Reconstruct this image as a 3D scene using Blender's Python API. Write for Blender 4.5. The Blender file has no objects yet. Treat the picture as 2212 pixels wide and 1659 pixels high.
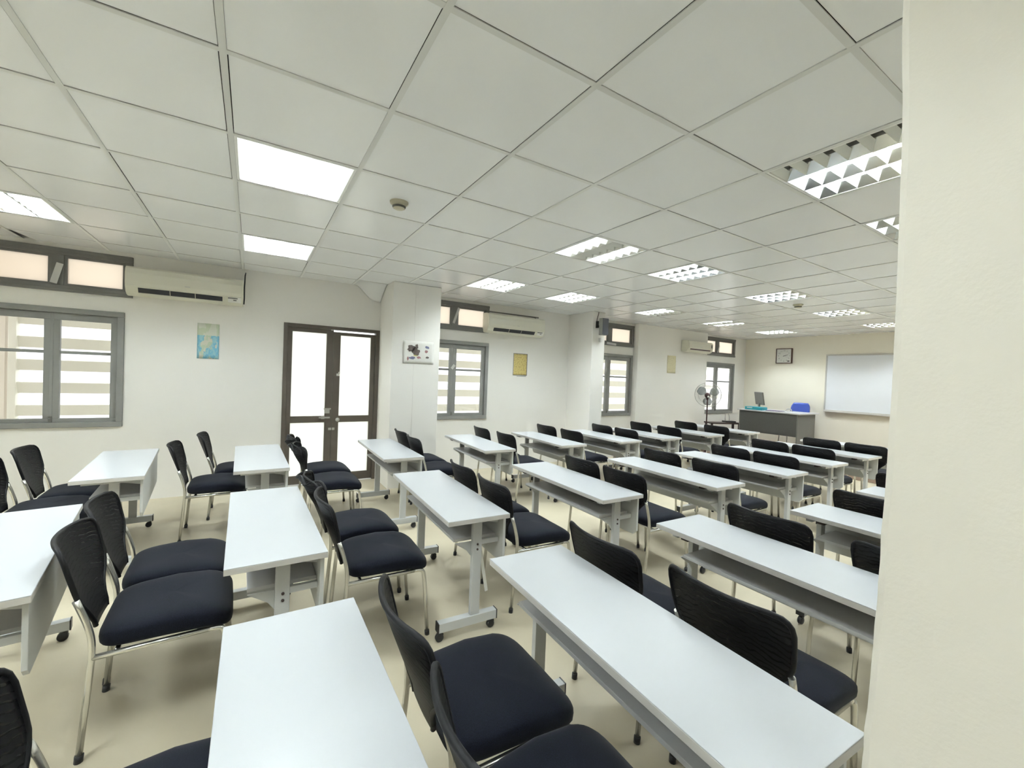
import bpy, bmesh, math, random
from mathutils import Vector, Matrix
random.seed(7)
C = bpy.context.scene.collection
PI = math.pi
H = 1.46                      # eye height
CZ = 2.576                    # ceiling height
WY = 5.825                    # inner face of the window wall
FX = 10.3                     # inner face of the whiteboard wall
BX = -3.6                     # wall behind
RY = -4.2                     # wall on the far right

# ------------------------------------------------------------------ helpers
class MB:
    def __init__(s): s.v=[]; s.f=[]; s.m=[]; s.s=[]
    def add(s, vs, fs, m=0, smooth=False):
        o=len(s.v); s.v+= [tuple(q) for q in vs]
        for f in fs: s.f.append([o+i for i in f]); s.m.append(m); s.s.append(smooth)
        return s
    def box(s,x0,x1,y0,y1,z0,z1,m=0,M=None):
        vs=[(x,y,z) for z in (z0,z1) for y in (y0,y1) for x in (x0,x1)]
        if M is not None: vs=[M@Vector(q) for q in vs]
        return s.add(vs,[(0,2,3,1),(4,5,7,6),(0,1,5,4),(2,6,7,3),(0,4,6,2),(1,3,7,5)],m)
    def tube(s,pts,r,n=10,m=0,closed=False,cap=True):
        P=[Vector(q) for q in pts]; k=len(P); rs=r if isinstance(r,(list,tuple)) else [r]*k
        vs=[]; up=None
        for i in range(k):
            if closed: t=P[(i+1)%k]-P[i-1]
            else: t=P[min(i+1,k-1)]-P[max(i-1,0)]
            t.normalize()
            if up is None:
                up=Vector((0,0,1)) if abs(t.z)<.9 else Vector((1,0,0))
            a=t.cross(up)
            if a.length<1e-4: a=t.orthogonal()
            a.normalize(); b=a.cross(t).normalized(); up=b
            for j in range(n):
                w=2*PI*j/n; vs.append(P[i]+(a*math.cos(w)+b*math.sin(w))*rs[i])
        fs=[]
        for i in range(k if closed else k-1):
            i2=(i+1)%k
            for j in range(n): fs.append((i*n+j,i*n+(j+1)%n,i2*n+(j+1)%n,i2*n+j))
        s.add(vs,fs,m,True)
        if cap and not closed:
            o=len(s.v)-k*n
            s.f.append([o+j for j in range(n)][::-1]); s.m.append(m); s.s.append(False)
            s.f.append([o+(k-1)*n+j for j in range(n)]); s.m.append(m); s.s.append(False)
        return s
    def prism(s,prof,axis,a,b,m=0,smooth=False):
        # prof: list of 2-D points; axis 'x': (y,z)  'y': (x,z)  'z': (x,y)
        def P(q,t): return {'x':(t,q[0],q[1]),'y':(q[0],t,q[1]),'z':(q[0],q[1],t)}[axis]
        n=len(prof); vs=[P(q,a) for q in prof]+[P(q,b) for q in prof]
        s.add(vs,[(i,(i+1)%n,n+(i+1)%n,n+i) for i in range(n)],m,smooth)
        o=len(s.v)-2*n
        s.f.append([o+i for i in range(n)][::-1]); s.m.append(m); s.s.append(False)
        s.f.append([o+n+i for i in range(n)]); s.m.append(m); s.s.append(False)
        return s
    def lathe(s,prof,c=(0,0,0),n=24,m=0,axis='z'):
        vs=[]
        for r,h in prof:
            for j in range(n):
                w=2*PI*j/n; q={'z':(r*math.cos(w),r*math.sin(w),h),'x':(h,r*math.cos(w),r*math.sin(w)),'y':(r*math.cos(w),h,r*math.sin(w))}[axis]
                vs.append((q[0]+c[0],q[1]+c[1],q[2]+c[2]))
        k=len(prof)
        s.add(vs,[(i*n+j,i*n+(j+1)%n,(i+1)*n+(j+1)%n,(i+1)*n+j) for i in range(k-1) for j in range(n)],m,True)
        return s
    def grid(s,fn,nu,nv,m=0,th=None,closed_rim=True):
        # fn(u,v)->point, u,v in 0..1 ; th = vector fn for thickness
        vs=[fn(i/nu,j/nv) for j in range(nv+1) for i in range(nu+1)]
        idx=lambda i,j:j*(nu+1)+i
        fs=[(idx(i,j),idx(i+1,j),idx(i+1,j+1),idx(i,j+1)) for j in range(nv) for i in range(nu)]
        if th is None: return s.add(vs,fs,m,True)
        N=len(vs); vs2=[Vector(q)+Vector(th) for q in vs]
        fs2=[tuple(N+k for k in f[::-1]) for f in fs]
        rim=[idx(i,0) for i in range(nu)]+[idx(nu,j) for j in range(nv)]+[idx(i,nv) for i in range(nu,0,-1)]+[idx(0,j) for j in range(nv,0,-1)]
        fr=[(rim[(k+1)%len(rim)],rim[k],N+rim[k],N+rim[(k+1)%len(rim)]) for k in range(len(rim))]
        return s.add(vs+[tuple(q) for q in vs2],fs+fs2+fr,m,True)
    def build(s,name,mats,parent=None,bevel=0,loc=None,seg=2):
        me=bpy.data.meshes.new(name); me.from_pydata(s.v,[],s.f)
        if not isinstance(mats,(list,tuple)): mats=[mats]
        for m in mats: me.materials.append(m)
        for p,mi,sm in zip(me.polygons,s.m,s.s): p.material_index=mi; p.use_smooth=sm
        bm=bmesh.new(); bm.from_mesh(me); bmesh.ops.recalc_face_normals(bm,faces=bm.faces); bm.to_mesh(me); bm.free()
        me.update()
        o=bpy.data.objects.new(name,me); C.objects.link(o)
        if parent is not None: o.parent=parent
        if loc is not None: o.location=loc
        if bevel:
            b=o.modifiers.new('Bevel','BEVEL'); b.width=bevel; b.segments=seg; b.limit_method='ANGLE'; b.angle_limit=math.radians(50); b.harden_normals=False
        return o

def tag(o,label=None,cat=None,group=None,kind=None):
    if label: o['label']=label
    if cat: o['category']=cat
    if group: o['group']=group
    if kind: o['kind']=kind
    return o
def empty(name,loc=(0,0,0),rz=0,**k):
    o=bpy.data.objects.new(name,None); C.objects.link(o); o.location=loc; o.rotation_euler=(0,0,rz); o.empty_display_size=.1
    return tag(o,**k)
def copy_tree(o,parent=None):
    c=o.copy(); C.objects.link(c)
    if parent is not None: c.parent=parent
    for ch in list(o.children): copy_tree(ch,c)
    return c
def struct(o,label=None): o['kind']='structure'; 
def fillet(pts,r,n=5):
    P=[Vector(q) for q in pts]; out=[P[0]]
    for i in range(1,len(P)-1):
        a=(P[i-1]-P[i]); b=(P[i+1]-P[i]); d=min(r,a.length*.49,b.length*.49)
        p0=P[i]+a.normalized()*d; p1=P[i]+b.normalized()*d
        for k in range(n+1):
            t=k/n; out.append(p0*(1-t)**2+P[i]*2*t*(1-t)+p1*t*t)
    out.append(P[-1]); return out

# ------------------------------------------------------------------ materials
def mat(name,col,rough=.5,metal=0,spec=.5,noise=None,bump=None,emit=None,coat=0,sheen=0,sigma=None):
    m=bpy.data.materials.new(name); m.use_nodes=True; nt=m.node_tree; N=nt.nodes; L=nt.links; b=N['Principled BSDF']
    b.inputs['Base Color'].default_value=(*col,1); b.inputs['Roughness'].default_value=rough; b.inputs['Metallic'].default_value=metal
    b.inputs['Specular IOR Level'].default_value=spec; b.inputs['Coat Weight'].default_value=coat
    b.inputs['Sheen Weight'].default_value=sheen
    tc=N.new('ShaderNodeTexCoord')
    if noise:
        sc,amt,det=noise
        n=N.new('ShaderNodeTexNoise'); n.inputs['Scale'].default_value=sc; n.inputs['Detail'].default_value=det
        L.new(tc.outputs['Object'],n.inputs['Vector'])
        r=N.new('ShaderNodeValToRGB'); r.color_ramp.elements[0].position=.3; r.color_ramp.elements[1].position=.7
        r.color_ramp.elements[0].color=tuple(c*(1-amt) for c in col)+(1,); r.color_ramp.elements[1].color=tuple(min(1,c*(1+amt)) for c in col)+(1,)
        L.new(n.outputs['Fac'],r.inputs['Fac']); L.new(r.outputs['Color'],b.inputs['Base Color'])
    if bump:
        sc,st,dist=bump
        n=N.new('ShaderNodeTexNoise'); n.inputs['Scale'].default_value=sc; n.inputs['Detail'].default_value=3
        L.new(tc.outputs['Object'],n.inputs['Vector'])
        k=N.new('ShaderNodeBump'); k.inputs['Strength'].default_value=st; k.inputs['Distance'].default_value=dist
        L.new(n.outputs['Fac'],k.inputs['Height']); L.new(k.outputs['Normal'],b.inputs['Normal'])
    if emit:
        b.inputs['Emission Color'].default_value=(*emit[0],1); b.inputs['Emission Strength'].default_value=emit[1]
    return m
def sr(r,g,b):
    f=lambda c:(c/255/12.92 if c/255<=.04045 else ((c/255+.055)/1.055)**2.4)
    return (f(r),f(g),f(b))

TUBE=62.0
M={}
M['wall']=mat('painted cream wall',(.86,.84,.80),.55,noise=(.9,.02,3),bump=(60,.12,.002))
M['front']=mat('painted yellowish wall',(.84,.80,.69),.6,noise=(1.2,.02,3),bump=(60,.1,.002))
M['pillar']=mat('plastered cream pillar',(.83,.795,.72),.65,noise=(3,.025,5),bump=(140,.25,.0015))
M['tile']=mat('ceiling tile',(.845,.855,.865),.26,spec=.5,noise=(2.2,.012,2))
M['tbar']=mat('ceiling bar',(.66,.665,.65),.4)
M['void']=mat('dark ceiling void',(.02,.02,.02),.9)
M['floor']=mat('beige sheet floor',(.52,.465,.345),.42,spec=.35,noise=(2.6,.07,6),bump=(90,.06,.002))
M['laminate']=mat('white laminate',(.485,.50,.52),.30,spec=.45)
M['edge']=mat('grey edge band',(.60,.58,.55),.45)
M['shelfm']=mat('grey laminate',(.58,.58,.58),.4)
M['panelm']=mat('pale grey panel',(.56,.57,.56),.5)
M['steel']=mat('grey powder coated steel',(.50,.51,.51),.38,spec=.5)
M['black']=mat('black plastic',(.012,.012,.014),.35)
M['darkmetal']=mat('dark brown metal',(.06,.04,.035),.4,metal=.3)
M['chrome']=mat('satin chrome',(.72,.71,.67),.22,metal=.9)
M['seatf']=mat('charcoal seat fabric',(.0042,.0052,.0100),.9,spec=.12,noise=(420,.55,2),bump=(500,.35,.001),sheen=.06)
M['piping']=mat('black piping',(.004,.004,.005),.5,spec=.22,bump=(700,.4,.0006))
M['frame']=mat('grey painted window frame',(.235,.235,.225),.5,noise=(6,.06,3))
M['framed']=mat('dark grey window frame',(.16,.155,.145),.5)
M['brown']=mat('brown door frame',(.095,.078,.062),.5,noise=(5,.12,4))
M['alum']=mat('aluminium',(.55,.54,.52),.35,metal=.6)
M['acb']=mat('aged white plastic',(.74,.72,.60),.4)
M['acf']=mat('aged white panel',(.72,.70,.60),.3)
M['slot']=mat('dark air outlet',(.02,.02,.025),.5)
M['white']=mat('white plastic',(.80,.79,.75),.4)
M['paper']=mat('paper',(.78,.77,.73),.7)
M['tape']=mat('grey white tape',(.55,.54,.52),.6)
M['clockf']=mat('clock face',(.70,.70,.66),.35)
M['clockr']=mat('brown clock rim',(.10,.05,.035),.4)
M['ink']=mat('dark grey print',(.10,.10,.09),.6)
M['board']=mat('whiteboard enamel',(.78,.80,.84),.16,spec=.6)
M['boardr']=mat('whiteboard frame',(.55,.53,.50),.4,metal=.3)
M['tdesk']=mat('grey laminate desk',(.055,.055,.05),.5,noise=(60,.1,2))
M['tdeskr']=mat('mid grey laminate',(.13,.13,.118),.5)
M['tdtop']=mat('grey white desk top',(.55,.55,.56),.3)
M['bluep']=mat('blue moulded plastic',(.035,.07,.36),.4)
M['teal']=mat('teal cardboard',(.02,.27,.33),.5,noise=(14,.25,3))
M['screen']=mat('grey monitor back',(.15,.14,.12),.5)
M['maroon']=mat('maroon plastic',(.055,.022,.024),.4)
M['wood']=mat('dark brown wood',(.035,.02,.018),.45,noise=(8,.25,4))
M['stage']=mat('brown platform floor',(.28,.20,.155),.5,noise=(3,.06,4))
M['purple']=mat('purple print',(.09,.07,.16),.5)
M['spk']=mat('grey speaker cloth',(.10,.105,.125),.7,bump=(900,.3,.001))
M['spkb']=mat('grey speaker box',(.33,.34,.31),.5)
M['beige']=mat('beige plastic',(.50,.47,.36),.5)
M['ext']=mat('white exterior slats',(.86,.84,.77),.6)
M['extw']=mat('pinkish exterior wall',(.84,.77,.70),.7)
M['extf']=mat('exterior floor',(.55,.55,.48),.7)
M['bladeg']=mat('translucent grey blade',(.34,.37,.38),.3)
M['refl']=mat('white louvre blades',(.86,.88,.87),.35)
M['mirror']=mat('mirror reflector',(.74,.75,.73),.16,metal=1.0)
M['reflw']=mat('white fixture housing',(.80,.80,.78),.4)
M['tubeon']=mat('lit fluorescent tube',(.9,.9,.9),.3,emit=((.885,.97,1.0),TUBE))
M['tubeoff']=mat('unlit fluorescent tube',(.42,.42,.40),.25)
def glassmat(name,kind):
    m=bpy.data.materials.new(name); m.use_nodes=True; nt=m.node_tree; N=nt.nodes; L=nt.links; N.clear()
    out=N.new('ShaderNodeOutputMaterial'); mx=N.new('ShaderNodeMixShader')
    a=N.new('ShaderNodeBsdfTransparent'); 
    if kind=='clear':
        b=N.new('ShaderNodeBsdfGlossy'); b.inputs['Roughness'].default_value=.02; mx.inputs[0].default_value=.07; a.inputs[0].default_value=(.97,.98,.97,1)
    elif kind=='frost':
        b=N.new('ShaderNodeBsdfTranslucent'); b.inputs[0].default_value=(.90,.91,.86,1); mx.inputs[0].default_value=.8
    elif kind=='cream':
        b=N.new('ShaderNodeBsdfTranslucent'); b.inputs[0].default_value=(.86,.80,.73,1); mx.inputs[0].default_value=.93
    elif kind=='fan':
        b=N.new('ShaderNodeBsdfDiffuse'); b.inputs[0].default_value=(.28,.31,.31,1); mx.inputs[0].default_value=.62
    L.new(a.outputs[0],mx.inputs[1]); L.new(b.outputs[0],mx.inputs[2]); L.new(mx.outputs[0],out.inputs[0]); return m
M['glass']=glassmat('clear window glass','clear'); M['frost']=glassmat('frosted door glass','frost'); M['cream']=glassmat('papered transom glass','cream'); M['fanblade']=glassmat('smoky fan blade','fan')
def meshmat():
    m=bpy.data.materials.new('black chair mesh'); m.use_nodes=True; nt=m.node_tree; N=nt.nodes; L=nt.links; b=N['Principled BSDF']; out=N['Material Output']
    b.inputs['Base Color'].default_value=(.003,.003,.004,1); b.inputs['Roughness'].default_value=.5; b.inputs['Specular IOR Level'].default_value=.22
    tc=N.new('ShaderNodeTexCoord'); w=N.new('ShaderNodeTexWave'); w.wave_type='RINGS'; w.inputs['Scale'].default_value=17; w.inputs['Distortion'].default_value=5; w.inputs['Detail'].default_value=1.5; w.inputs['Detail Scale'].default_value=1.4
    L.new(tc.outputs['Object'],w.inputs['Vector'])
    r=N.new('ShaderNodeMapRange'); r.inputs['From Min'].default_value=.72; r.inputs['From Max'].default_value=1.; r.inputs['To Min'].default_value=.03; r.inputs['To Max'].default_value=.20
    L.new(w.outputs['Fac'],r.inputs['Value'])
    t=N.new('ShaderNodeBsdfTransparent'); mx=N.new('ShaderNodeMixShader')
    L.new(r.outputs[0],mx.inputs[0]); L.new(b.outputs[0],mx.inputs[1]); L.new(t.outputs[0],mx.inputs[2]); L.new(mx.outputs[0],out.inputs[0])
    return m
M['mesh']=meshmat()
def postermat(name,kind):
    m=bpy.data.materials.new(name); m.use_nodes=True; nt=m.node_tree; N=nt.nodes; L=nt.links; b=N['Principled BSDF']; b.inputs['Roughness'].default_value=.6
    tc=N.new('ShaderNodeTexCoord'); sp=N.new('ShaderNodeSeparateXYZ'); L.new(tc.outputs['Generated'],sp.inputs[0])
    def noise(sc,det=4,seed=0):
        n=N.new('ShaderNodeTexNoise'); n.noise_dimensions='4D'; n.inputs['W'].default_value=seed; n.inputs['Scale'].default_value=sc; n.inputs['Detail'].default_value=det; L.new(tc.outputs['Generated'],n.inputs['Vector']); return n.outputs['Fac']
    def math_(op,a,b_=None):
        k=N.new('ShaderNodeMath'); k.operation=op
        for i,q in enumerate((a,b_)):
            if q is None: continue
            if isinstance(q,(int,float)): k.inputs[i].default_value=q
            else: L.new(q,k.inputs[i])
        return k.outputs[0]
    def mix(f,a,c):
        k=N.new('ShaderNodeMix'); k.data_type='RGBA'; L.new(f,k.inputs['Factor'])
        for i,q in (('A',a),('B',c)):
            s_=[x for x in k.inputs if x.name==i and x.type=='RGBA'][0]
            if isinstance(q,tuple): s_.default_value=(*q,1)
            else: L.new(q,s_)
        return [x for x in k.outputs if x.type=='RGBA'][0]
    z=sp.outputs['Z']; x=sp.outputs['X']
    if kind=='map':
        land=mix(math_('GREATER_THAN',noise(7,3,5),.52),sr(206,205,190),sr(188,200,178))
        seac=mix(math_('GREATER_THAN',noise(9,2,8),.5),sr(120,180,205),sr(150,195,205))
        low=math_('LESS_THAN',z,.66); top=mix(math_('GREATER_THAN',noise(3,2,3),.55),sr(210,212,198),sr(196,204,180))
        edge=math_('GREATER_THAN',math_('ABSOLUTE',math_('SUBTRACT',x,.5)),.40)
        bot=mix(math_('MAXIMUM',math_('GREATER_THAN',noise(3.2,3,1),.5),edge),land,seac)
        col=mix(low,top,bot)
    elif kind=='yellow':
        col=mix(math_('GREATER_THAN',noise(14,4,2),.55),sr(205,188,120),sr(178,156,96))
    elif kind=='pale':
        ln=math_('GREATER_THAN',noise(16,3,4),.6)
        col=mix(ln,sr(214,206,172),sr(184,172,136))
    L.new(col,b.inputs['Base Color']); return m
M['map']=postermat('blue map print','map'); M['yellow']=postermat('yellow print','yellow'); M['pale']=postermat('pale yellow print','pale')

# ------------------------------------------------------------------ room shell
GX={-1:-1.264,0:-.694,1:-.115,2:.484,3:1.089,4:1.648,5:2.254,6:2.862,7:3.476,8:4.039,9:4.721}
GY={-2:.628,-1:1.237,0:1.855,1:2.483,2:3.082,3:3.71,4:4.273,5:4.9,6:5.491}
gx=lambda i:GX.get(i,(i*.6-.718) if i>9 else GX[-1]+(i+1)*.6)
gy=lambda j:GY.get(j,GY[-2]+(j+2)*.6 if j<-2 else GY[6]+(j-6)*.6)
LIGHTS=[(-2,4),(1,1),(1,4),(5,1),(7,1),(5,4),(7,4),(10,4),(10,1),(13,4),(13,1),(16,4),(16,1),(5,-2),(7,-2),(1,-2),(-2,1),(-2,-2),(10,-2),(13,-2),(1,-5),(5,-5),(7,-5),(10,-5),(13,-5),(16,-5),(16,-2),(-4,1),(-4,-2)]
LS=set(LIGHTS)
# floor
MB().box(BX,FX,RY,WY,-.05,0).build('floor',M['floor'])['kind']='structure'
# ceiling: loose tiles between T bars, dark void over the gaps
cb=MB()
imin,imax,jmin,jmax=-6,19,-10,6
for i in range(imin,imax):
    for j in range(jmin,jmax+1):
        x0,x1,y0,y1=gx(i),gx(i+1),gy(j),gy(j+1)
        if (i,j) in LS or x1<BX or x0>FX or y1<RY or y0>WY: continue
        if i==3 and j==6: continue         # the sagging tile is a thing of its own
        rx,ry=random.uniform(-.0022,.0022),random.uniform(-.0022,.0022)
        a0,a1=max(x0+.0135+rx,BX),min(x1-.0135+rx,FX); b0,b1=max(y0+.0135+ry,RY),min(y1-.0135+ry,WY)
        if a1-a0<.02 or b1-b0<.02: continue
        if (i,j)==(-2,6):                       # tile shifted off its bar, leaving a dark wedge
            cb.add([(q[0],q[1],z) for z in (CZ+.004,CZ+.016) for q in ((a0+.012,b0),(a1,b0),(a1,b1),(a0+.075,b1))],[(0,1,2,3),(7,6,5,4),(0,4,5,1),(1,5,6,2),(2,6,7,3),(3,7,4,0)],0); continue
        cb.box(a0,a1,b0,b1,CZ+.004,CZ+.016,0)
for i in range(imin,imax+1):
    x=gx(i)
    if BX<x<FX: cb.box(x-.012,x+.012,RY,WY,CZ,CZ+.004,1)
for j in range(jmin,jmax+2):
    y=gy(j)
    if RY<y<WY: cb.box(BX,FX,y-.0119,y+.0119,CZ+.0005,CZ+.0045,1)
cb.box(BX,FX,RY,WY,CZ+.16,CZ+.2,2)
cb.build('ceiling',[M['tile'],M['tbar'],M['void']])['kind']='structure'

def holed_wall(name,holes,x0,x1,y0,y1,z0,z1,m):
    xs=sorted({x0,x1,*[h[0] for h in holes],*[h[1] for h in holes]}); zs=sorted({z0,z1,*[h[2] for h in holes],*[h[3] for h in holes]})
    b=MB(); inh=lambda x,z:any(h[0]<x<h[1] and h[2]<z<h[3] for h in holes)
    solid=lambda i,k:0<=i<len(xs)-1 and 0<=k<len(zs)-1 and not inh((xs[i]+xs[i+1])/2,(zs[k]+zs[k+1])/2)
    for i in range(len(xs)-1):
        for k in range(len(zs)-1):
            if not solid(i,k): continue
            a,c,d,e=xs[i],xs[i+1],zs[k],zs[k+1]
            b.add([(a,y0,d),(c,y0,d),(c,y0,e),(a,y0,e)],[(0,1,2,3)]); b.add([(a,y1,d),(c,y1,d),(c,y1,e),(a,y1,e)],[(3,2,1,0)])
            if not solid(i-1,k): b.add([(a,y0,d),(a,y0,e),(a,y1,e),(a,y1,d)],[(0,1,2,3)])
            if not solid(i+1,k): b.add([(c,y0,d),(c,y1,d),(c,y1,e),(c,y0,e)],[(0,1,2,3)])
            if not solid(i,k-1): b.add([(a,y0,d),(a,y1,d),(c,y1,d),(c,y0,d)],[(0,1,2,3)])
            if not solid(i,k+1): b.add([(a,y0,e),(c,y0,e),(c,y1,e),(a,y1,e)],[(0,1,2,3)])
    return b.build(name,m)
WIN=[(-2.185,-1.13,-1.657),(1.965,3.135,2.548),(5.098,6.342,5.718),(8.455,9.82,9.137)]
ZW=(.788,1.962); ZT=(2.118,2.535)
TR=[(-2.18,-1.07,-1.625),(1.975,3.122,2.543),(5.10,6.346,5.715),(8.46,9.815,9.13)]
DX=(.316,1.46); DZ=2.01
holes=[(a+.03,b-.03,ZW[0]+.03,ZW[1]-.03) for a,b,_ in WIN]+[(a+.03,b-.03,ZT[0]+.03,ZT[1]-.03) for a,b,_ in TR]+[(DX[0]+.02,DX[1]-.005,0,DZ-.02)]
o=holed_wall('wall_left',holes,BX,FX,WY,WY+.09,-.05,CZ+.16,M['wall']); o['kind']='structure'
o=MB().box(FX,FX+.2,RY,WY,-.05,CZ+.16).build('wall_front',M['front']); o['kind']='structure'
o=MB().box(BX-.2,BX,RY,WY+.09,-.05,CZ+.16).build('wall_back',M['wall']); o['kind']='structure'
o=MB().box(BX,FX,RY-.2,RY,-.05,CZ+.16).build('wall_right',M['wall']); o['kind']='structure'
# pilasters along the window wall
PY=5.22
o=MB().box(1.46,2.086,PY,WY,0,CZ+.003).build('pillar_wide',M['wall'],bevel=.006); o['kind']='structure'
o=MB().box(4.733,5.012,PY,WY,0,CZ+.003).build('pillar_narrow',M['wall'],bevel=.006); o['kind']='structure'
o=MB().box(6.362,8.566,5.70,WY,0,CZ+.003).build('pillar_shallow',M['wall'],bevel=.006); o['kind']='structure'
# the big free pillar beside the camera: hand plastered, so its arris wavers a little
pb=MB(); pts=[]
PX,PYE=.85,.2555
zs=[CZ*k/150 for k in range(151)]
import random as _r
rr=_r.Random(3); wob=[rr.uniform(-1,1) for _ in range(400)]
ARRIS=[(0,.264),(.86,.264),(1.0,.2575),(1.155,.2545),(1.317,.2530),(1.456,.2512),(1.608,.2520),(1.853,.2550),(2.036,.2625),(2.2,.264),(3,.264)]
def edge_off(z):
    for (a,b),(c,d) in zip(ARRIS,ARRIS[1:]):
        if z<=c: q=b+(d-b)*(z-a)/(c-a)-PYE+.0016; break
    k=z/.035; i=int(k); f=k-i
    return q+(wob[i]*(1-f)+wob[i+1]*f)*(.0014 if z<1.25 else .0005)
vs=[]
for z in zs:
    e=edge_off(z); vs+=[(PX,-.28,z),(PX,PYE+e-.012,z),(PX+.004,PYE+e-.003,z),(PX+.014,PYE+e,z),(PX+.5,PYE+e,z),(PX+.5,-.28,z)]
fs=[(k*6+i,k*6+(i+1)%6,(k+1)*6+(i+1)%6,(k+1)*6+i) for k in range(150) for i in range(6)]
pb.add(vs,fs,0,False); o=pb.build('pillar_big',M['pillar']); o['kind']='structure'

# ------------------------------------------------------------------ windows
def ring(b,x0,x1,z0,z1,w,y0,y1,m=0,wt=None,wb=None):
    wt=wt or w; wb=wb or w
    b.box(x0,x1,y0,y1,z1-wt,z1,m); b.box(x0,x1,y0,y1,z0,z0+wb,m); b.box(x0,x0+w,y0,y1,z0+wb,z1-wt,m); b.box(x1-w,x1,y0,y1,z0+wb,z1-wt,m)
def window(n,x0,x1,c):
    f=MB(); ring(f,x0,x1,ZW[0],ZW[1],.052,WY-.022,WY+.07); f.box(c-.012,c+.012,WY+.0,WY+.06,ZW[0]+.052,ZW[1]-.052)
    root=f.build('window_%d'%n,M['frame'],bevel=.004); root['kind']='structure'
    for a,b in ((x0+.053,c-.004),(c+.004,x1-.053)):
        s=MB(); ring(s,a,b,ZW[0]+.052,ZW[1]-.053,.052,WY+.004,WY+.045,wt=.066,wb=.038)
        s.box(a+.05,b-.05,WY+.012,WY+.04,1.513,1.543)
        so=s.build('sash',M['frame'],root,bevel=.004)
        g=MB().box(a+.05,b-.05,WY+.022,WY+.028,ZW[0]+.085,ZW[1]-.115).build('glass',M['glass'],so)
    l=MB(); l.box(c-.012,c+.012,WY-.012,WY+.006,.845,.90); l.tube([(c,WY-.01,.87),(c-.005,WY-.035,.88)],.006)
    l.build('latch',M['framed'],root)
    return root
def transom(n,x0,x1,c,half):
    f=MB(); ring(f,x0,x1,ZT[0],ZT[1],.06,WY-.022,WY+.07,wt=.065,wb=.06); f.box(c-.045,c+.045,WY-.01,WY+.06,ZT[0]+.06,ZT[1]-.06)
    f.box(x0,x1+.0,WY-.03,WY-.02,ZT[0],ZT[0]+.03); f.box(x0,x1,WY-.03,WY-.02,ZT[1]-.035,ZT[1])
    root=f.build('window_%d'%n,M['framed'],bevel=.004); root['kind']='structure'
    for a,b in ((x0+.06,c-.045),(c+.045,x1-.06)):
        s=MB(); ring(s,a,b,ZT[0]+.06,ZT[1]-.065,.022,WY+.0,WY+.04); so=s.build('sash',M['framed'],root)
        MB().box(a+.02,b-.02,WY+.018,WY+.024,ZT[0]+.08,ZT[1]-.085).build('glass',M['cream'],so)
    return root
wroots=[];troots=[]
for k,(a,b,c) in enumerate(WIN): wroots.append(window(k+1,a,b,c))
for k,(a,b,c) in enumerate(TR): troots.append(transom(k+5,a,b,c,0))
def tape(root,pts,y,w=.035,label='pale strip of tape'):
    (x0,z0),(x1,z1)=pts; d=Vector((x1-x0,0,z1-z0)).normalized(); nrm=Vector((-d.z,0,d.x))*w/2; b=MB()
    P=[Vector((x0,y,z0))+nrm,Vector((x0,y,z0))-nrm,Vector((x1,y,z1))-nrm,Vector((x1,y,z1))+nrm]; Q=[q+Vector((0,.002,0)) for q in P]
    b.add(P+Q,[(0,1,2,3),(7,6,5,4),(0,4,5,1),(1,5,6,2),(2,6,7,3),(3,7,4,0)]); o=b.build('tape',M['tape'],root); o['label']=label
tape(troots[0],((-1.60,2.385),(-1.645,2.19)),WY-.0345,.05)
tape(troots[1],((2.60,2.45),(2.52,2.215)),WY-.0345,.035)
tape(troots[3],((9.16,2.35),(9.09,2.19)),WY-.0345,.03)
tape(wroots[1],((2.52,1.54),(2.565,1.60)),WY-.0235,.04)
tape(troots[2],((5.62,2.155),(5.86,2.14)),WY-.0345,.04)
# ------------------------------------------------------------------ double door
f=MB(); zt=DZ
f.box(DX[0],DX[0]+.045,WY-.015,WY+.085,0,zt); f.box(DX[1]-.05,DX[1]-.001,WY-.015,WY+.085,0,zt); f.box(DX[0]+.045,DX[1]-.05,WY-.015,WY+.085,zt-.04,zt)
door=f.build('door_1',M['brown'],bevel=.003); door['kind']='structure'
for k,(a,b,gap) in enumerate(((.362,.884,.0),(.886,1.408,.022))):
    l=MB(); z1=zt-.042-gap
    pa,pb_=(.413,.803) if k==0 else (.970,1.352)
    y0,y1=WY+.012,WY+.055
    l.box(a,pa,y0,y1,.01,z1); l.box(pb_,b,y0,y1,.01,z1); l.box(pa,pb_,y0,y1,1.915-gap*.4,z1); l.box(pa,pb_,y0,y1,.78,.862); l.box(pa,pb_,y0,y1,.01,.115)
    lo=l.build('door_leaf',M['brown'],door,bevel=.003)
    MB().box(pa-.004,pb_+.004,WY+.030,WY+.036,.86,1.918-gap*.4).build('glass',M['frost'],lo)
    MB().box(pa-.004,pb_+.004,WY+.030,WY+.036,.11,.784).build('glass',M['frost'],lo)
h=MB(); h.box(.735,.865,WY-.006,WY+.012,.832,.852); h.box(.76,.80,WY-.012,WY+.012,.826,.858); o=h.build('bolt',M['alum'],door); o['label']='silver slide bolt'
h=MB(); h.box(.79,.875,WY+.0,WY+.013,.945,.962); h.box(.80,.86,WY+.004,WY+.013,.895,.945); o=h.build('latch',M['alum'],door)
h=MB(); h.lathe([(0,-.03),(.022,-.025),(.026,-.01),(.014,.0),(.014,.012)],(.955,WY,.815),16,axis='y'); o=h.build('knob',M['alum'],door); o['label']='round metal knob'
h=MB(); h.box(.85,.885,WY+.003,WY+.013,.68,.71); h.box(.895,.925,WY+.003,WY+.013,.68,.71); o=h.build('lock_plate',M['alum'],door)
h=MB(); h.box(.93,.97,WY+.0,WY+.013,1.38,1.41); h.tube([(.95,WY,1.40),(.955,WY-.02,1.43)],.006); o=h.build('catch',M['white'],door)
h=MB(); h.lathe([(0,-.012),(.018,-.01),(.018,.01)],(.865,WY,1.975),14,axis='y'); o=h.build('stop',M['alum'],door)
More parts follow.
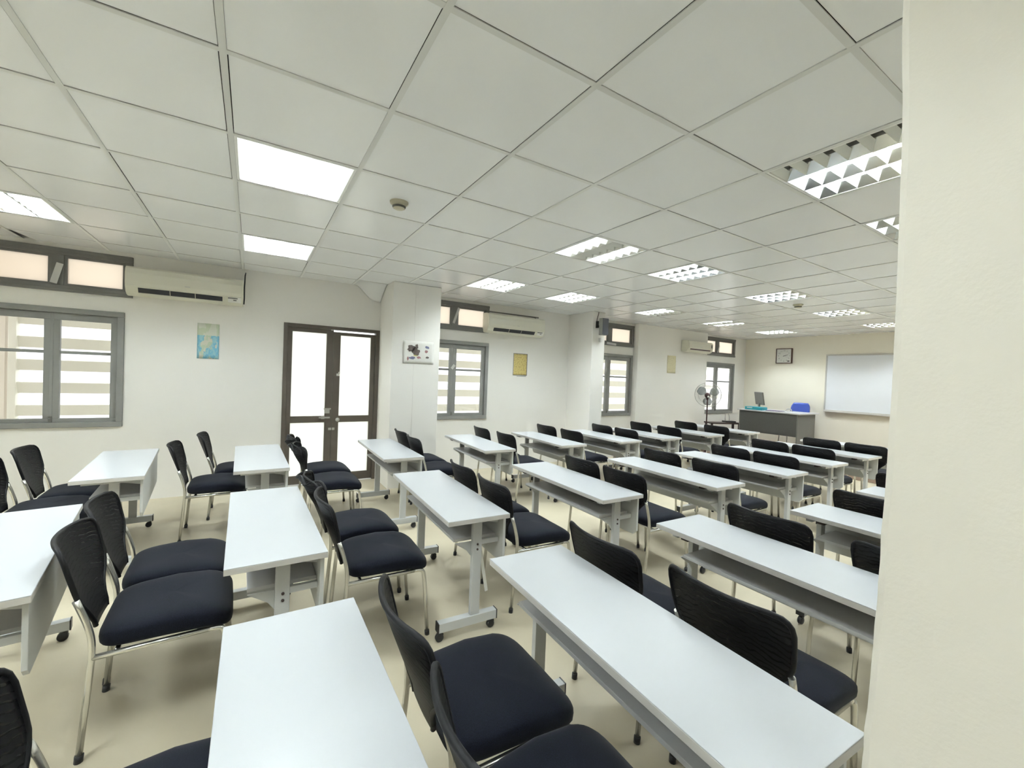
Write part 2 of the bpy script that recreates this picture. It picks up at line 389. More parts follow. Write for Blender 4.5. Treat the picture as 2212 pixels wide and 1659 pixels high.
# ------------------------------------------------------------------ outside
o=MB().box(BX-3,FX+3,WY+.09,WY+7,-.12,-.02).build('exterior_slab',M['extf']); o['kind']='structure'
for k,(a,b,c) in enumerate(WIN):
    l=MB(); z=.62
    xa,xb=a*1.17-.35,b*1.2+.4
    if k==0: xa,xb=-2.20,-.6
    while z<2.1:
        M4=Matrix.Translation((0,WY+1.0,z))@Matrix.Rotation(math.radians(14),4,'X')
        l.box(xa,xb,-.012,.012,-.062,.062,0,M4); z+=.255
    l.box(xa-.06,xa,WY+.95,WY+1.05,-.02,2.4,0); l.box(xb,xb+.06,WY+.95,WY+1.05,-.02,2.4,0)
    o=l.build('exterior_louvre_wall',M['ext']); o['kind']='structure'
o=MB().box(-3.6,-2.285,WY+.96,WY+1.2,-.02,2.74).build('exterior_wall',M['extw']); o['kind']='structure'
o=MB().box(BX-3,FX+3,WY+.09,WY+1.6,2.75,2.87).build('exterior_roof',M['extw']); o['kind']='structure'

# ------------------------------------------------------------------ ceiling lights
def light(i,j,off,label):
    x0,x1,y0,y1=gx(i),gx(i+1),gy(j),gy(j+1); cx,cy=(x0+x1)/2,(y0+y1)/2; w,d=(x1-x0)/2-.0125,(y1-y0)/2-.0125
    root=empty('ceiling_light',(cx,cy,CZ),label=label,cat='ceiling light',group='louvred ceiling lights')
    b=MB(); t=.012
    ring_=[(-w,-w+t,-d,d),(w-t,w,-d,d),(-w+t,w-t,-d,-d+t),(-w+t,w-t,d-t,d)]
    for a in ring_: b.box(a[0],a[1],a[2],a[3],.002,.095)
    b.box(-w,w,-d,d,.095,.10)
    b.build('housing',M['reflw'],root)
    # trough sides (run along y) and cross blades, curved V sections
    b=MB(); iw=w-t; tw=2*iw/3
    def vblade_y(x,hw):
        b.prism([(x,.004),(x+hw,.056),(x+hw*1.2,.0945),(x-hw*1.2,.0945),(x-hw,.056)],'y',-d+t,d-t)
    for k in (1,2): vblade_y(-iw+tw*k,.032)
    b.prism([(-iw,.004),(-iw+.002,.004),(-iw+.034,.056),(-iw+.038,.0945),(-iw,.0945)],'y',-d+t,d-t); b.prism([(iw,.004),(iw-.002,.004),(iw-.034,.056),(iw-.038,.0945),(iw,.0945)],'y',-d+t,d-t)
    b.build('reflector',M['mirror'],root); b=MB()
    nb=6
    for k in range(3):
        xa=-iw+tw*k; xb=xa+tw
        for q in range(nb+1):
            y=-d+t+(2*(d-t))*q/nb; hw=.019
            if q==0: y+=.004
            if q==nb: y-=.004
            b.prism([(y,.004),(y+hw,.048),(y+hw*.6,.049),(y,.012),(y-hw*.6,.049),(y-hw,.048)],'x',xa+.004,xb-.004)
    b.build('louvre',M['refl'],root)
    for k in range(3):
        xc=-iw+tw*(k+.5); b=MB(); b.tube([(xc,-d+t+.006,.074),(xc,0,.074),(xc,d-t-.006,.074)],.013,10)
        o=b.build('tube',M['tubeoff'] if k in off else M['tubeon'],root)
        if k in off: o['label']='unlit tube'
    return root
LL={(-2,4):((),'recessed louvred light over the big window at the photo edge'),
(1,1):((),'largest bright louvred light, between camera and the glass door'),
(1,4):((),'bright louvred light nearest the first air conditioner'),
(5,1):((1,),'louvred light with its middle tube dark, in mid ceiling'),
(7,1):((),'fully lit louvred light just beyond the one with a dark middle tube'),
(5,4):((),'louvred light just past the wide wall pillar'),
(7,4):((),'louvred light in front of the second air conditioner'),
(10,4):((2,),'louvred light beside the wall speaker, one tube out'),
(10,1):((),'louvred light next to the far smoke detector'),
(13,4):((1,),'thin looking louvred light before the small air conditioner, middle tube dark'),
(13,1):((),'louvred light over the far desks, third in line from the pillar'),
(16,4):((),'louvred light closest to the wall clock'),
(16,1):((),'louvred light above the whiteboard, cut by the big pillar'),
(5,-2):((0,),'large louvred light with a dark tube, cut by the big pillar'),
(7,-2):((2,),'small cut-off louvred light under the larger one beside the pillar'),
(1,-2):((2,),'louvred light showing only a dark corner at the top photo edge'),
}
for (i,j) in LIGHTS:
    if (i,j) in LL: off,lab=LL[(i,j)]
    else: off,lab=(),'unseen louvred ceiling light added to brighten the room'  # cells without an entry: unseen fixtures, added for the room's light level
    light(i,j,off,lab)
# smoke detectors
def detector(x,y,label):
    r=empty('smoke_detector',(x,y,CZ+.004),label=label,cat='smoke detector',group='ceiling smoke detectors')
    MB().lathe([(0,-.012),(.058,-.012),(.060,-.004),(.060,0)],(0,0,0),28).build('base',M['beige'],r)
    MB().lathe([(0,-.046),(.030,-.046),(.038,-.040),(.042,-.026),(.050,-.012)],(0,0,0),28).build('sensor_head',M['beige'],r)
    MB().lathe([(.0385,-.0405),(.043,-.033),(.0435,-.028)],(0,0,0),28).build('vent_ring',M['ink'],r)
detector(.80,2.80,'round beige smoke detector beside the largest bright ceiling light')
detector(6.26,2.86,'small far smoke detector amid the distant ceiling lights')
# sagging tile by the wide pillar
b=MB()
def sag(u,v):
    x=1.095+.360*u; y=5.50+.318*v
    fx=max(0,(u-.05)/.95); fx=fx*fx*(3-2*fx); fx=1-(1-fx)**1.0
    return (x,y,CZ+.003-.19*math.sin(fx*PI/2)*v**1.25)
b.grid(sag,22,14,0,th=(0,0,.006)); o=b.build('ceiling_tile',M['tile'])
tag(o,'loose ceiling tile sagging above the glass door beside the wide pillar','ceiling tile')

# ------------------------------------------------------------------ air conditioners
def aircon(x0,x1,y,z0,z1,depth,label,kind=0):
    r=empty('air_conditioner',((x0+x1)/2,y,z0),label=label,cat='air conditioner',group='wall air conditioners')
    L=(x1-x0)/2; h=z1-z0; d=depth
    prof=[(0,.02),(0,h),(-.03,h),(-d*.55,h*.985),(-d*.82,h*.95),(-d*.95,h*.88),(-d,h*.72),(-d,h*.42),(-d*.94,h*.26),(-d*.80,h*.10),(-d*.6,h*.02),(-d*.35,0)]
    MB().prism(prof,'x',-L,L,smooth=False).build('body',M['acb'],r,bevel=.006)
    e=.004
    fp=[(-d*.84,h*.955),(-d*.955,h*.89),(-d-e,h*.72),(-d-e,h*.42),(-d*.96-e,h*.29),(-d*.92,h*.29),(-d*.97,h*.42),(-d*.98,h*.72),(-d*.93,h*.87)]
    MB().prism(fp,'x',-L+.012,L-.012).build('front_panel',M['acf'],r,bevel=.003)
    if kind==0:
        sp=[(-d*.935-e,h*.25),(-d*.80-e,h*.10),(-d*.76,h*.13),(-d*.88,h*.27)]
        MB().prism(sp,'x',-L+.10,L-.19).build('air_outlet',M['slot'],r)
        b=MB(); 
        for t in (.36,.66): 
            xx=-L+.10+(2*L-.29)*t; b.prism([(q[0]-.003,q[1]) for q in sp],'x',xx-.0025,xx+.0025)
        b.build('outlet_rib',M['acb'],r)
        b=MB(); dp=[(-d*.95-e*1.6,h*.27),(-d*.80-e*1.6,h*.09),(-d*.76,h*.12),(-d*.88,h*.29)]
        b.prism(dp,'x',L-.14,L-.02); b.build('display_panel',M['white'],r)
        b=MB()
        for zz,yy,xa,xb in ((.235,.935,L-.14,L-.05),(.17,.87,L-.09,L-.06)): b.box(xa,xb,-d*yy-e*2.6,-d*(yy-.08),h*zz-.005,h*zz+.004)
        b.build('indicator',M['ink'],r)
        b=MB(); b.prism([(-d*.80,h*.085),(-d*.66,h*.012),(-d*.62,h*.04),(-d*.76,h*.11)],'x',-L+.10,L-.19); b.build('flap',M['acf'],r)
    else:
        MB().prism([(-d*.965-e,h*.28),(-d*.91-e,h*.19),(-d*.86,h*.21),(-d*.9,h*.30)],'x',-L+.07,L-.09).build('air_outlet',M['maroon'],r)
        MB().box(L-.075,L-.045,-d-e*2.2,-d*.9,h*.47,h*.76).build('display_panel',M['ink'],r)
    b=MB(); b.box(-.02,.025,-d-e*1.6,-d*.98,h*.44,h*.465); b.build('badge',M['tape'],r)
    return r
ac1=aircon(-1.10,-.105,WY,2.135,2.435,.20,'biggest air conditioner, beside the first transom window')
b=MB(); b.tube([(.515,-.02,.40),(.51,-.06,.36),(.507,-.09,.22),(.509,-.10,.10),(.505,-.08,.03)],.007,8); b.build('pipe',M['black'],ac1)
ac2=aircon(3.02,4.07,WY,2.115,2.425,.20,'air conditioner between the two wall pillars')
b=MB(); b.box(-.5,.52,-.012,0,.335,.352); b.tube([(.44,-.02,.34),(.445,-.04,.31)],.006,6); b.build('pipe',M['framed'],ac2)
ac3=aircon(7.66,8.50,5.70,2.115,2.36,.18,'smallest far air conditioner, overlapping the last transom window',1)

# ------------------------------------------------------------------ posters
def poster(name,x0,x1,y,z0,z1,m,label,curl=0):
    b=MB(); n=10
    b.grid(lambda u,v:(x0+(x1-x0)*u,y-.004-curl*max(0,abs(u-.5)*2-.6)**2*(1-v),z0+(z1-z0)*v),12,8,0,th=(0,.0025,0))
    o=b.build(name,m); return tag(o,label,'poster','wall posters')
poster('map_poster',-.525,-.325,WY,1.527,1.92,M['map'],'small blue and cream map poster beside the glass door',.01)
po=poster('yellow_poster',3.602,3.872,WY,1.482,1.838,M['yellow'],'yellow printed poster in a thin dark border under the second air conditioner')
b=MB()
for a in ((3.600,3.610,1.48,1.84),(3.864,3.874,1.48,1.84),(3.61,3.864,1.48,1.489),(3.61,3.864,1.831,1.84)): b.box(a[0],a[1],WY-.0058,WY-.003,a[2],a[3])
b.box(3.68,3.86,WY-.003,WY,1.462,1.468)
b.build('border',M['frame'],po)
poster('pale_poster',7.232,7.50,5.70,1.655,2.015,M['pale'],'pale yellow notice on the far wall below the small air conditioner')
po=poster('chart_poster',1.60,2.005,PY,1.575,1.862,M['paper'],'crumpled white chart of hair drawings on the wide pillar',.03)
def blob(b,cx,cz,rx,rz,seed,y):
    r_=random.Random(seed); n=18; P=[]
    for k in range(n):
        w=2*PI*k/n; q=r_.uniform(.75,1.2); P.append((cx+rx*q*math.cos(w),y,cz+rz*q*math.sin(w)))
    Q=[(p[0],p[1]+.001,p[2]) for p in P]
    b.add(P+Q,[tuple(range(n)),tuple(range(2*n-1,n-1,-1))]+[(k,(k+1)%n,n+(k+1)%n,n+k) for k in range(n)])
inkm=[mat('dark hair print',sr(98,88,84),.7,noise=(40,.3,3)),mat('blue print',sr(120,122,150),.7),mat('yellow print patch',sr(206,198,140),.7),mat('red print',sr(160,120,122),.7)]
yb=PY-.0065
for nm,mi,arg in (('hair_drawing',0,(1.705,1.765,.05,.045,1)),('hair_drawing',0,(1.762,1.730,.05,.05,2)),('hair_drawing',0,(1.775,1.792,.02,.035,3)),('hair_drawing',1,(1.915,1.79,.028,.018,4)),
    ('figure_drawing',1,(1.72,1.645,.04,.018,5)),('figure_drawing',2,(1.765,1.678,.03,.010,6)),('figure_drawing',3,(1.805,1.655,.03,.016,7)),('hair_drawing',3,(1.905,1.735,.022,.02,8)),
    ('figure_drawing',3,(1.665,1.635,.012,.025,9)),('hair_drawing',0,(1.92,1.66,.024,.012,10))):
    b=MB(); blob(b,*arg,yb); b.build(nm,inkm[mi],po)
# cable trunking on the wide pillar
b=MB(); b.box(1.742,1.757,PY-.0035,PY,0,CZ); o=b.build('cable_trunking',M['wall']); tag(o,'thin vertical cable cover running down the wide pillar','cable cover')
# ------------------------------------------------------------------ wall speaker
sp=empty('wall_speaker',(4.87,5.06,2.19),label='grey box loudspeaker on the narrow pillar below the ceiling',cat='speaker')
MB().box(-.06,.06,.012,.095,0,.275).build('cabinet',M['spkb'],sp,bevel=.006)
MB().box(-.058,.062,0,.013,.004,.271).build('grille',M['spk'],sp,bevel=.004)
b=MB(); b.box(-.075,-.058,.10,.155,.12,.23); b.box(-.05,.04,.095,.16,.13,.16); b.build('bracket',M['black'],sp)
b=MB(); b.tube([(-.06,.152,.23),(-.05,.152,.28),(-.03,.152,.34),(-.02,.152,.385)],.005,6); b.build('cable',M['maroon'],sp)
o=MB().box(4.87,4.92,PY-.05,PY,2.085,2.15).build('junction_box',M['white'],bevel=.005); tag(o,'small white box under the wall speaker','junction box')

# ------------------------------------------------------------------ whiteboard, clock
wb=empty('whiteboard',(FX,0,0),label='large whiteboard on the front wall behind the big pillar',cat='whiteboard')
ya,yb_=1.70,4.105; za,zb=.995,2.175
MB().box(-.018,-.006,ya+.02,yb_-.02,za+.02,zb-.02).build('writing_surface',M['board'],wb)
b=MB()
for q in ((ya,yb_,zb-.03,zb),(ya,yb_,za,za+.025),(ya,ya+.025,za+.025,zb-.03),(yb_-.025,yb_,za+.025,zb-.03)): b.box(-.028,0,*q)
b.build('frame',M['boardr'],wb,bevel=.004)
b=MB(); b.box(-.08,-.026,ya+.1,yb_-.02,za-.018,za+.004); b.build('pen_tray',M['boardr'],wb,bevel=.003)
ck=empty('wall_clock',(FX,4.931,2.163),label='square clock with brown rim high on the front wall',cat='clock')
b=MB()
for q in ((-.17,.17,.155,.17),(-.17,.17,-.17,-.155),(-.17,-.15,-.155,.155),(.158,.17,-.155,.155)): b.box(-.045,0,*q)
b.build('rim',M['clockr'],ck,bevel=.004)
MB().box(-.03,0,-.155,.16,-.156,.156).build('dial',M['clockf'],ck)
def hand(name,ang,ln,w,back,m):
    b=MB(); a=math.radians(ang); d=Vector((0,-math.sin(a),math.cos(a))); n=Vector((0,math.cos(a),math.sin(a)))
    P=[-d*back+n*w,-d*back-n*w,d*ln-n*w*.5,d*ln+n*w*.5]
    b.add([p+Vector((-.034,0,0)) for p in P]+[p+Vector((-.031,0,0)) for p in P],[(0,1,2,3),(7,6,5,4),(0,4,5,1),(1,5,6,2),(2,6,7,3),(3,7,4,0)]); b.build(name,m,ck)
hand('hour_hand',72,.085,.007,.02,M['ink']); hand('minute_hand',111,.125,.005,.02,M['tape'])
b=MB()
greyn=mat('grey numerals',(.34,.34,.32),.6)
for k in range(1,13):
    cu=bpy.data.curves.new('n','FONT'); cu.body=str(k); cu.size=.045; cu.align_x='CENTER'; cu.align_y='CENTER'; cu.extrude=.0008
    to=bpy.data.objects.new('n',cu); C.objects.link(to); dg=bpy.context.evaluated_depsgraph_get(); me=bpy.data.meshes.new_from_object(to.evaluated_get(dg))
    a=2*PI*k/12; R_=.118
    b.add([(-.0312-v.co.z, -(v.co.x+R_*math.sin(a)), v.co.y+R_*math.cos(a)) for v in me.vertices],[tuple(p.vertices) for p in me.polygons])
    C.objects.unlink(to); bpy.data.objects.remove(to); bpy.data.curves.remove(cu); bpy.data.meshes.remove(me)
b.build('numerals',greyn,ck)
b=MB(); b.lathe([(0,-.0325),(.013,-.0325),(.013,-.03)],(0,-.085,-.118),14,axis='x'); b.lathe([(0,-.0325),(.013,-.0325),(.013,-.03)],(0,-.108,-.118),14,axis='x'); b.build('date_window',M['ink'],ck)

# ------------------------------------------------------------------ platform and teacher's corner
SZ=.20
o=MB().box(8.35,FX,2.0,5.60,0,SZ).build('platform',M['stage'],bevel=.004); o['kind']='structure'
td=empty('teacher_desk',(8.92,4.55,SZ),label='dark grey teacher desk on the platform in the far corner',cat='desk')
W2=.57
MB().box(-.03,.76,-.62,.60,.735,.76).build('desk_top',[M['tdtop']],td,bevel=.003)
MB().box(.0,.02,-W2+.02,W2-.02,.30,.735).build('front_panel',M['tdesk'],td)
MB().box(.0,.70,-W2,-W2+.02,0,.735).build('side_panel',M['tdeskr'],td)
MB().box(.0,.70,W2-.02,W2,0,.735).build('side_panel',M['tdeskr'],td)
dr=MB().box(.25,.70,W2-.42,W2-.02,.30,.72).build('drawer_unit',M['tdeskr'],td)
mo=empty('monitor',(9.27,4.90,SZ+.76),math.radians(-40),label='grey monitor seen from behind on the teacher desk',cat='monitor')
b=MB(); Mx=Matrix.Translation((0,0,.235))@Matrix.Rotation(math.radians(-9),4,'Y'); b.box(-.014,.014,-.20,.20,-.135,.135,0,Mx); b.build('screen_case',M['screen'],mo,bevel=.006)
Mx2=Mx@Matrix.Translation((.0155,0,0)); b=MB(); b.box(-.001,.001,-.185,.185,-.12,.12,0,Mx2); b.build('display',M['black'],mo)
b=MB(); b.box(-.012,.012,-.03,.03,.01,.13); b.build('neck',M['screen'],mo)
b=MB(); b.lathe([(0,0),(.09,0),(.09,.006),(.03,.012),(0,.012)],(0,0,0),24); b.build('base',M['screen'],mo)
te=empty('file_box',(9.02,4.83,SZ+.76),math.radians(2),label='teal folder box lying on the teacher desk below the monitor',cat='box')
MB().box(-.11,.11,-.175,.175,0,.062).build('box',M['teal'],te,bevel=.004)
MB().box(-.112,-.109,.02,.13,.035,.05).build('paper_label',M['white'],te)
o=MB().box(-.10,.10,-.14,.14,0,.012).build('notebook',M['purple'],bevel=.002); o.location=(9.12,4.50,SZ+.76); tag(o,'thin dark purple notebook beside the teal folder box','notebook')
b=MB(); b.tube([(.02*math.cos(t*.7)+.01*t*.3,.055*math.cos(t),.035+.03*math.sin(t*1.0)) for t in [k*.35 for k in range(19)]],.005,6)
b.tube([(0,.07,.006),(.0,.05,.03),(.01,.02,.055),(.02,-.02,.05),(.02,-.06,.006)],.005,6)
o=b.build('white_cable',M['tape']); o.location=(9.25,4.30,SZ+.76); tag(o,'white cable coiled loosely on the teacher desk','cable')
bc=empty('plastic_chair',(9.80,4.46,SZ),math.radians(180),label='blue plastic chair behind the teacher desk',cat='chair')
b=MB(); b.grid(lambda u,v:(-.20-.10*v-.03*(1-(2*u-1)**2),(u-.5)*(.40-.06*abs(v-.2))*(1 if v<.75 else math.sqrt(max(.05,1-((v-.75)/.25)**2*.42))),.50+.43*v),16,12,0,th=(-.012,0,0)); b.build('backrest',M['bluep'],bc)
b=MB(); b.grid(lambda u,v:(-.20+.42*v,(u-.5)*.42,.43-.02*math.sin(PI*u)+.03*(1-v)**4-.02*v**4),12,12,0,th=(0,0,-.01)); b.build('seat',M['bluep'],bc)
for sx in (-1,1):
    for sy in (-1,1):
        b=MB(); b.tube([(sx*.19,sy*.20,0),(sx*.15,sy*.17,.42)],.011,8); b.build('leg',M['white'],bc)
# side table with router by the last window
st=empty('side_table',(8.78,5.40,SZ),math.radians(-24),label='low dark side table between the fan and the teacher desk',cat='table')
MB().box(-.36,.36,-.13,.13,.41,.44).build('table_top',M['wood'],st,bevel=.003)
for sx in (-1,1):
    for sy in (-1,1):
        MB().box(sx*.32-.018,sx*.32+.018,sy*.105-.018,sy*.105+.018,0,.41).build('leg',M['wood'],st)
MB().box(-.34,.34,-.11,.11,.15,.17).build('lower_shelf',M['wood'],st)
ro=empty('router',(8.93,5.35,SZ+.44),math.radians(-24),label='black router with two aerials on the low side table',cat='router')
MB().box(-.12,.12,-.07,.07,0,.03).build('case',M['black'],ro,bevel=.004)
for sx in (-.05,.05):
    b=MB(); b.tube([(sx,.06,.02),(sx+.0,.065,.10),(sx-.02 if sx>0 else sx,.065,.18)],[.006,.005,.004],8); b.build('aerial',M['frame'],ro)
# stand fan
fa=empty('stand_fan',(8.0,5.27,0),label='pedestal fan standing before the last window',cat='fan')
MB().lathe([(0,.0),(.20,.0),(.20,.015),(.15,.03),(.05,.045),(.025,.07),(0,.07)],(0,0,0),32).build('base',M['maroon'],fa)
b=MB(); b.tube([(0,0,.06),(0,0,.62)],.018,12); b.tube([(0,0,.60),(0,0,1.19)],.013,12); b.lathe([(.013,.64),(.024,.63),(.024,.58),(.018,.57)],(0,0,0),16); b.build('pole',M['maroon'],fa)
ang=math.radians(31)
def fr(v):   # head frame: local x = facing direction (away from the camera)
    q=Matrix.Rotation(ang,4,'Z')@Matrix.Rotation(math.radians(-4),4,'Y')@Vector(v); return Vector((q.x,q.y,q.z+1.235))
def headmb(b):
    b.v=[tuple(fr(q)) for q in b.v]; return b
b=MB(); b.lathe([(0,-.17),(.03,-.168),(.052,-.14),(.058,-.09),(.052,-.03),(.03,.0),(0,.0)],(0,0,0),20,axis='x'); b.box(-.12,-.02,-.02,.02,-.09,-.03); headmb(b).build('motor',M['maroon'],fa)
b=MB(); b.lathe([(0,-.172),(.02,-.171),(.021,-.165)],(0,-.02,-.02),14,axis='x'); headmb(b).build('knob',M['white'],fa)
b=MB(); RR=.252
for xx,r_ in ((.045,RR),(.05,RR*.985),(-.005,RR*.72),(.095,RR*.72),(-.02,RR*.35),(.11,RR*.35)):
    b.tube([(xx,r_*math.cos(2*PI*k/40),r_*math.sin(2*PI*k/40)) for k in range(40)],.0035 if r_>RR*.9 else .0018,6,closed=True)
for k in range(60):
    w=2*PI*k/60; cs,sn=math.cos(w),math.sin(w)
    b.tube([(-.022,.06*cs,.06*sn),(-.015,RR*.5*cs,RR*.5*sn),(.005,RR*.8*cs,RR*.8*sn),(.045,RR*cs,RR*sn)],.0011,4)
    b.tube([(.112,.05*cs,.05*sn),(.106,RR*.5*cs,RR*.5*sn),(.09,RR*.8*cs,RR*.8*sn),(.045,RR*cs,RR*sn)],.0011,4)
headmb(b).build('guard',M['alum'],fa)
for k in range(3):
    b=MB(); w0=2*PI*k/3+.55
    def bl(u,v,w0=w0):
        r_=.035+.185*v; a=w0+(u-.5)*(.45+.85*math.sin(PI*min(1,v*.9+.08))); return (.045+.035*(u-.5),r_*math.cos(a)*1.0,r_*math.sin(a))
    b.grid(bl,10,10,0,th=(.003,0,0)); headmb(b).build('blade',M['fanblade'],fa)
b=MB(); b.lathe([(0,.085),(.03,.08),(.04,.05),(.04,.02),(0,.02)],(0,0,0),16,axis='x'); headmb(b).build('hub',M['maroon'],fa)
# black bag beside the last window-side desk
b=MB()
def bagf(u,v):
    a=2*PI*u; r_=(.115*math.sin(PI*min(1,.18+.82*v))**.45) if v<1 else .0
    r_=max(.004,r_*(1+.06*math.sin(5*a+4*v)))
    return (r_*.8*math.cos(a),r_*math.sin(a),.02+.43*v-.02*math.cos(a))
b.grid(bagf,24,16,0); bg=b.build('backpack',M['seatf']); bg.location=(7.62,3.90,0); tag(bg,'black bag standing past the last desk of the window row','bag')
b=MB(); b.tube([(-.02,.03,.43),(0,.02,.475),(.02,-.02,.475),(.03,-.03,.43)],.008,6); b.build('handle',M['black'],bg)
b=MB(); b.grid(lambda u,v:(-.098-.02*math.sin(PI*v),-.07+.14*u,.08+.2*v),6,6,0,th=(.02,0,0)); b.build('pocket',M['seatf'],bg)

# ------------------------------------------------------------------ training desk
TZ=.683
def make_desk():
    r=empty('training_desk',cat='desk',group='white training desks')
    hd,hl=.185,.585
    b=MB(); b.box(-hd,hd,-hl,hl,TZ-.003,TZ,0); b.box(-hd,hd,-hl,hl,TZ-.026,TZ-.003,1)
    b.build('tabletop',[M['laminate'],M['edge']],r,bevel=.0015)
    MB().box(-.105,.158,-.468,.468,.522,.538).build('shelf',M['shelfm'],r,bevel=.0015)
    b=MB(); c=.03; z0,z1=.392,TZ-.027
    b.prism([(-hl+.03,z1),(-hl+.03,z0+c),(-hl+.03+c,z0),(hl-.03-c,z0),(hl-.03,z0+c),(hl-.03,z1)],'x',.160,.176); b.build('modesty_panel',M['panelm'],r,bevel=.0015)
    for s in (-1,1):
        y=.495*s; b=MB()
        b.box(-.005,.050,y-.014,y+.014,.10,TZ-.05)                     # post
        b.box(-.140,.158,y-.018,y+.018,TZ-.052,TZ-.027)                # top rail
        b.box(-.192,.158,y-.022,y+.022,.056,.106)                      # foot
        b.box(.050,.158,y-.011,y+.011,.50,.528)                        # arm to the panel
        b.prism([(-.105,.520),(-.005,.520),(-.005,.435),(-.03,.47)],'y',y-.004-.012*s,y+.004-.012*s)
        b.prism([(.050,TZ-.05),(.158,TZ-.05),(.158,TZ-.075)],'y',y-.003,y+.003)
        leg=b.build('leg',M['steel'],r,bevel=.002)
        k=MB()
        for zz in (.478,.507): k.lathe([(0,-.004),(.006,-.003),(.006,.002)],(.024,y+s*.016,zz),8,axis='y')
        k.build('bolt',M['darkmetal'],leg)
        k=MB(); k.box(-.196,-.190,y-.023,y+.023,.055,.107); k.box(.156,.162,y-.023,y+.023,.055,.107); k.build('end_cap',M['black'],leg)
        for cx in (-.172,.138):
            k=MB(); k.lathe([(0,-.013),(.018,-.013),(.0225,-.009),(.0225,-.003),(.012,-.002),(.012,.002),(.0225,.003),(.0225,.009),(.018,.013),(0,.013)],(cx-.008,y,.0228),18,axis='y')
            k.prism([(cx-.028,.030),(cx-.02,.044),(cx-.002,.050),(cx+.012,.044),(cx+.012,.034),(cx-.004,.036)],'y',y-.010,y+.010)
            k.tube([(cx+.002,y,.044),(cx+.002,y,.058)],.007,8)
            k.build('caster',M['black'],leg)
    for s in (-1,1):
        b=MB(); b.box(-.150,-.105,.43*s-.02,.43*s+.02,TZ-.048,TZ-.026); b.build('latch',M['darkmetal'],r)
    return r
desk0=make_desk()
ORD=['first','second','third','fourth','fifth','sixth','seventh','eighth','ninth']
BL={'A':'window row','B':'middle row','C':'pillar row'}
DESKS=[('A',0,-.84,4.33,4.5),('A',1,.075,4.27,1),('A',2,1.205,4.325,-.7),('A',3,2.265,4.395,-2),('A',4,3.265,4.395,-1.5),('A',5,4.215,4.39,-.5),('A',6,5.05,4.40,-.5),('A',7,6.08,4.40,0),('A',8,7.10,4.40,0),
('B',0,-.863,2.53,8),('B',1,.10,2.50,1),('B',2,1.10,2.605,-2),('B',3,2.145,2.56,-1.3),('B',4,3.185,2.44,-1),('B',5,4.20,2.43,0),('B',6,5.21,2.485,-1),('B',7,6.2,2.51,-1),('B',8,7.2,2.50,0),
('C',0,.13,.905,0),('C',1,1.04,.955,-2.2),('C',2,2.09,.945,-1),('C',3,3.10,.735,-.5),('C',4,4.15,.755,0)]
EXTRA={('C',0):'white training desk closest to the camera, in the bottom of the photo',('C',1):'long white training desk ending next to the big pillar',
('A',0):'white training desk set askew below the first window',('B',0):'white training desk cut off by the photo edge, first of the middle row',
('B',2):'white training desk with a loose strip hanging, third of the middle row'}
desk_xr={}
first=True
for (bl,k,x,y,rot) in DESKS:
    o=desk0 if first else copy_tree(desk0); first=False
    o.location=(x,y,0); o.rotation_euler=(0,0,math.radians(rot))
    o['label']=EXTRA.get((bl,k),'white training desk on casters, %s from the back in the %s'%(ORD[k],BL[bl]))
    desk_xr[(bl,k)]=(x,rot,y); 
    if (bl,k)==('B',2): deskB2=o
b=MB(); b.box(-.009,.009,-.0035,.0035,-.15,.15,0,Matrix.Translation((.118,-.405,.30))@Matrix.Rotation(math.radians(-14),4,'Y')@Matrix.Rotation(math.radians(8),4,'X'))
b.box(.074,.090,-.418,-.392,.43,.525)
o=b.build('edge_strip',M['white'],deskB2); o['label']='loose white strip hanging down'

# ------------------------------------------------------------------ mesh chair
def xe(z):   # side profile of the back frame
    P=[(0,-.225),(.38,-.195),(.45,-.197),(.53,-.218),(.60,-.238),(.69,-.262),(.75,-.277),(.785,-.285)]
    for (a,b),(c,d) in zip(P,P[1:]):
        if z<=c: return b+(d-b)*(z-a)/(c-a)
    return P[-1][1]
HW=[(.435,.085),(.48,.10),(.53,.135),(.575,.182),(.61,.204),(.66,.212),(.74,.217),(.765,.210),(.779,.192),(.785,.160)]
def hw(z):
    for (a,b),(c,d) in zip(HW,HW[1:]):
        if z<=c: return b+(d-b)*(z-a)/(c-a)
    return HW[-1][1]
ZL=[.435,.46,.49,.52,.545,.57,.595,.62,.65,.69,.73,.755,.770,.779,.785]
def backpt(u,z,slack=None):
    w=hw(z); wrap=.020+.036*max(0,(z-.45)/.34)
    y=w*u; yy=y/.217
    x=xe(z)-wrap*(1-yy*yy)
    if slack:
        r_=slack; t=max(0,(z-.60)/.185)
        x+=-.030*t*math.sin(2.3*u+1)-.012*t*math.sin(6*u+9*z+r_); zz=z-.055*t*(1-.8*u*u)*(.6+.4*math.sin(3.1*u+r_))+.010*t*math.sin(8*u+r_*2)
        y+=.02*t*math.sin(9*z*3+r_)
        return Vector((x,y,zz))
    return Vector((x,y,z))
def back_mesh(slack=None):
    b=MB(); nu=20; n=len(ZL)
    f=lambda i,j:backpt(-1+2*i/nu,ZL[j],slack)
    b.grid(lambda u,v:f(round(u*nu),round(v*(n-1))),nu,n-1,0,th=(.010,0,0)); return b
def rim_path(slack=None):
    P=[backpt(-1,z,slack) for z in ZL]+[backpt(-1+2*i/20,ZL[-1],slack) for i in range(1,20)]+[backpt(1,z,slack) for z in reversed(ZL)]
    return [p+Vector((.005,0,0)) for p in P]
